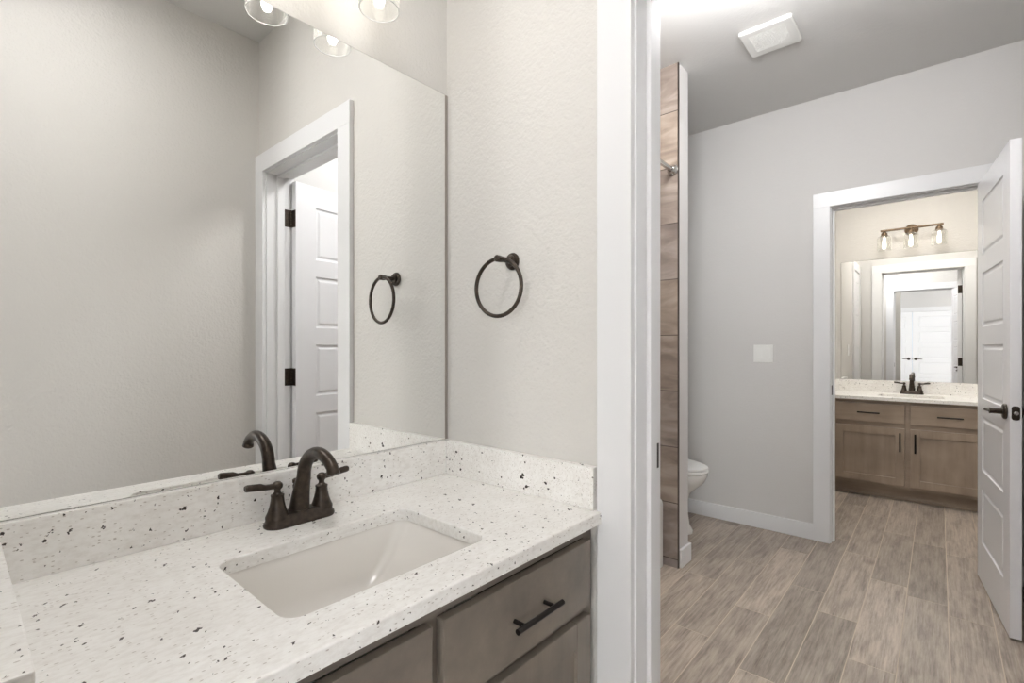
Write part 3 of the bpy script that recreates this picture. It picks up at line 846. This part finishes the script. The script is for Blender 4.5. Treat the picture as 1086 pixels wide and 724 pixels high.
# ceiling exhaust vent
root = thing('exhaust_fan', 'white rectangular exhaust fan cover on the bathroom ceiling', 'ceiling vent', (.543, 2.675, HT))
bm = bmesh.new(); t = bmesh.new(); loops = []
for w_, h_, z in ((.236, .242, 0), (.236, .242, -.009), (.232, .238, -.014), (.222, .228, -.0165)):
    loops.append([t.verts.new((x, y, z)) for x, y in rrect(0, 0, w_, h_, .014, 6)])
for a, b_ in zip(loops, loops[1:]):
    for i in range(len(a)): t.faces.new((a[i], a[(i+1) % len(a)], b_[(i+1) % len(a)], b_[i]))
t.faces.new(loops[0]); t.faces.new(loops[-1]); add(bm, t)
obj('cover', bm, M_plastic, root)
bm = bmesh.new()
for i in range(15): box(bm, -.08, .08, -.077+i*.0105, -.0745+i*.0105, -.0171, -.0160)
obj('grille', bm, M_plastic, root)

# recessed tub lamp, and unseen globes and panels added as fill light
def ceiling_lamp(label, loc, r):
    root = thing('ceiling_lamp', label, 'ceiling lamp', loc)
    bm = bmesh.new(); lathe(bm, [(r, 0), (r, -.014), (r-.012, -.018), (r-.016, -.012)], 36, cap=False); obj('rim', bm, M_trim, root, smooth=True)
    bm = bmesh.new(); lathe(bm, [(.0, -.013), (r-.014, -.013)], 36, cap=False); obj('diffuser', bm, M_lamp, root)
def fill_globe(label, loc, strength, col, rr=.095):  # unseen globe added to brighten the rooms
    root = thing('ceiling_lamp', label, 'ceiling lamp', loc)
    bm = bmesh.new(); lathe(bm, [(.065, 0), (.065, -.012), (.05, -.022), (.018, -.026), (.018, -.05), (.04, -.056), (.042, -.075)], 32, cap=False); obj('canopy', bm, M_brass, root, smooth=True)
    bm = bmesh.new(); zc = -.07-rr*.9
    lathe(bm, [(rr*math.cos(R(a)), zc+rr*math.sin(R(a))) for a in range(64, -91, -14)], 24, cap=False); obj('fill_globe_body', bm, emis('fill_globe_glow', col, strength), root, smooth=True)
fill_globe('added fill globe on the bathroom ceiling beside the tub, out of the frame', (.42, 1.70, HT), FILL_BATH, (.985, .99, 1, 1))
fill_globe('added fill globe on the bathroom ceiling before the far doorway, out of the frame', (.74, 1.97, HT), FILL_BATH*.62, (.985, .99, 1, 1))
fill_globe('added fill globe on the bedroom ceiling behind the camera', (.6, -2.2, HT), FILL_BED, (.96, .98, 1, 1))
def fill_panel(label, loc, strength, col, wx, wy):  # unseen panel added as soft fill from above
    root = thing('ceiling_lamp', label, 'ceiling lamp', loc)
    bm = bmesh.new()
    for b_ in ((-wx/2-.02, wx/2+.02, -wy/2-.02, -wy/2, -.03, 0), (-wx/2-.02, wx/2+.02, wy/2, wy/2+.02, -.03, 0), (-wx/2-.02, -wx/2, -wy/2, wy/2, -.03, 0), (wx/2, wx/2+.02, -wy/2, wy/2, -.03, 0)): box(bm, *b_)
    obj('frame', bm, M_trim, root)
    boxo('diffuser', emis('fill_panel_glow', col, strength), root, -wx/2, wx/2, -wy/2, wy/2, -.024, -.01)
fill_panel('added flat fill panel on the ceiling above the near vanity, out of the frame', (.68, .20, HT), FILL_NEAR, (1, .985, .98, 1), .7, .38)
fill_panel('added flat fill panel on the ceiling of the far vanity room', (1.0, 4.42, HT), FILL_FAR, (1, .965, .91, 1), .5, .5)
ceiling_lamp('small round recessed lamp in the ceiling over the tub', (-.36, 2.1, HT), .09)

# ------------------------------------------------------------------ bathtub
root = thing('bathtub', 'white bathtub in the tiled alcove behind the near doorway', 'bathtub', (-.327, 1.88, 0))
bm = bmesh.new(); t = bmesh.new(); loops = []
TW, TL, TH = .72, WY0-YTB-.03, .372
spec = [(TW, TL, 0, .02), (TW, TL, .02, .02), (TW, TL, TH-.03, .02), (TW-.006, TL-.006, TH-.012, .022), (TW-.022, TL-.022, TH-.002, .024), (TW-.04, TL-.04, TH, .026), (TW-.13, TL-.14, TH, .12),
        (TW-.15, TL-.16, TH-.012, .13), (TW-.20, TL-.26, .14, .14), (TW-.28, TL-.38, .085, .14), (TW-.4, TL-.6, .075, .1)]
for w_, h_, z, r in spec: loops.append([t.verts.new((x, y, z)) for x, y in rrect(0, 0, w_, h_, r, 8)])
for a, b_ in zip(loops, loops[1:]):
    for i in range(len(a)): t.faces.new((a[i], a[(i+1) % len(a)], b_[(i+1) % len(a)], b_[i]))
t.faces.new(loops[0]); t.faces.new(loops[-1]); add(bm, t)
obj('tub_shell', bm, M_ceramic, root, smooth=True)
bm = bmesh.new(); box(bm, TW/2-.002, TW/2+.006, -TL/2+.08, TL/2-.08, .05, TH-.07, .003)
obj('apron_panel', bm, M_ceramic, root)

# shower rod
root = thing('shower_rod', 'chrome shower rod fixed to the tiled wing wall over the tub', 'shower rod', (.078, WY0, 2.165))
bm = bmesh.new()
L_ = WY0-YTB-.006
tube(bm, [(0, -.004, 0), (.0, -L_, 0)], .0125, 18); obj('rod', bm, M_chrome, root, smooth=True)
for yy, a in ((-.001, 90), (-L_-.0, -90)):
    bm = bmesh.new(); lathe(bm, [(.0, 0), (.03, 0), (.03, .006), (.022, .013), (.0165, .03), (.0135, .032)], 28, Matrix.Translation((0, yy, 0)) @ Matrix.Rotation(R(a), 4, 'X'), cap=False)
    obj('flange', bm, M_chrome, root, smooth=True)

# ------------------------------------------------------------------ toilet (faces +x)
root = thing('toilet', 'white toilet with closed lid behind the wing wall', 'toilet', (XW+.012, 3.14, 0))
def oval_loop(t, cx, lx_back, lx_front, hy, z, n=36):
    out = []
    for i in range(n):
        a = 2*PI*i/n
        x = cx+(lx_front if math.cos(a) > 0 else lx_back)*math.cos(a)
        out.append(t.verts.new((x, hy*math.sin(a), z)))
    return out
def loft(bm, loops, t):
    for a, b_ in zip(loops, loops[1:]):
        for i in range(len(a)): t.faces.new((a[i], a[(i+1) % len(a)], b_[(i+1) % len(a)], b_[i]))
    t.faces.new(loops[0]); t.faces.new(loops[-1]); add(bm, t)
bm = bmesh.new(); t = bmesh.new()
loft(bm, [oval_loop(t, .42, .24, .285, .125, 0), oval_loop(t, .42, .24, .285, .125, .02), oval_loop(t, .42, .23, .265, .112, .05), oval_loop(t, .42, .22, .245, .108, .18),
          oval_loop(t, .43, .22, .262, .138, .26), oval_loop(t, .45, .21, .325, .178, .335), oval_loop(t, .45, .21, .345, .186, .375), oval_loop(t, .45, .21, .348, .187, .395), oval_loop(t, .45, .20, .335, .175, .4)], t)
box(bm, .12, .30, -.10, .10, .15, .385, .03, 3)
obj('bowl', bm, M_ceramic, root, smooth=True)
bm = bmesh.new(); t = bmesh.new()
loft(bm, [oval_loop(t, .45, .22, .345, .185, .4025), oval_loop(t, .45, .22, .352, .189, .407), oval_loop(t, .45, .22, .352, .189, .417), oval_loop(t, .45, .22, .346, .184, .4205)], t)
obj('seat', bm, M_plastic, root, smooth=True)
bm = bmesh.new(); t = bmesh.new()
loft(bm, [oval_loop(t, .45, .22, .345, .184, .4235), oval_loop(t, .45, .22, .352, .188, .427), oval_loop(t, .45, .22, .350, .187, .436), oval_loop(t, .45, .21, .33, .172, .444), oval_loop(t, .45, .16, .25, .12, .448)], t)
obj('lid', bm, M_plastic, root, smooth=True)
bm = bmesh.new(); box(bm, .012, .20, -.215, .215, .385, .745, .025, 4); obj('tank', bm, M_ceramic, root, smooth=True)
bm = bmesh.new(); box(bm, .005, .21, -.225, .225, .746, .775, .012, 3); obj('tank_lid', bm, M_ceramic, root, smooth=True)
bm = bmesh.new(); tube(bm, [(.2, -.15, .68), (.222, -.15, .68), (.225, -.09, .672)], .006, 10); obj('flush_lever', bm, M_chrome, root, smooth=True)

# ------------------------------------------------------------------ bedroom window
root = bpy.data.objects.new('window_1', None); C.objects.link(root); root.location = (BX1, -2.0, .65); struct(root, 'bedroom window letting in daylight behind the camera', 'window')
bm = bmesh.new()
for b_ in ((0, .1, -1, -.94, 0, 1.6), (0, .1, .94, 1, 0, 1.6), (0, .1, -.94, .94, 0, .06), (0, .1, -.94, .94, 1.54, 1.6), (.03, .07, -.94, .94, .78, .82)): box(bm, *b_)
obj('window_frame', bm, M_trim, root)
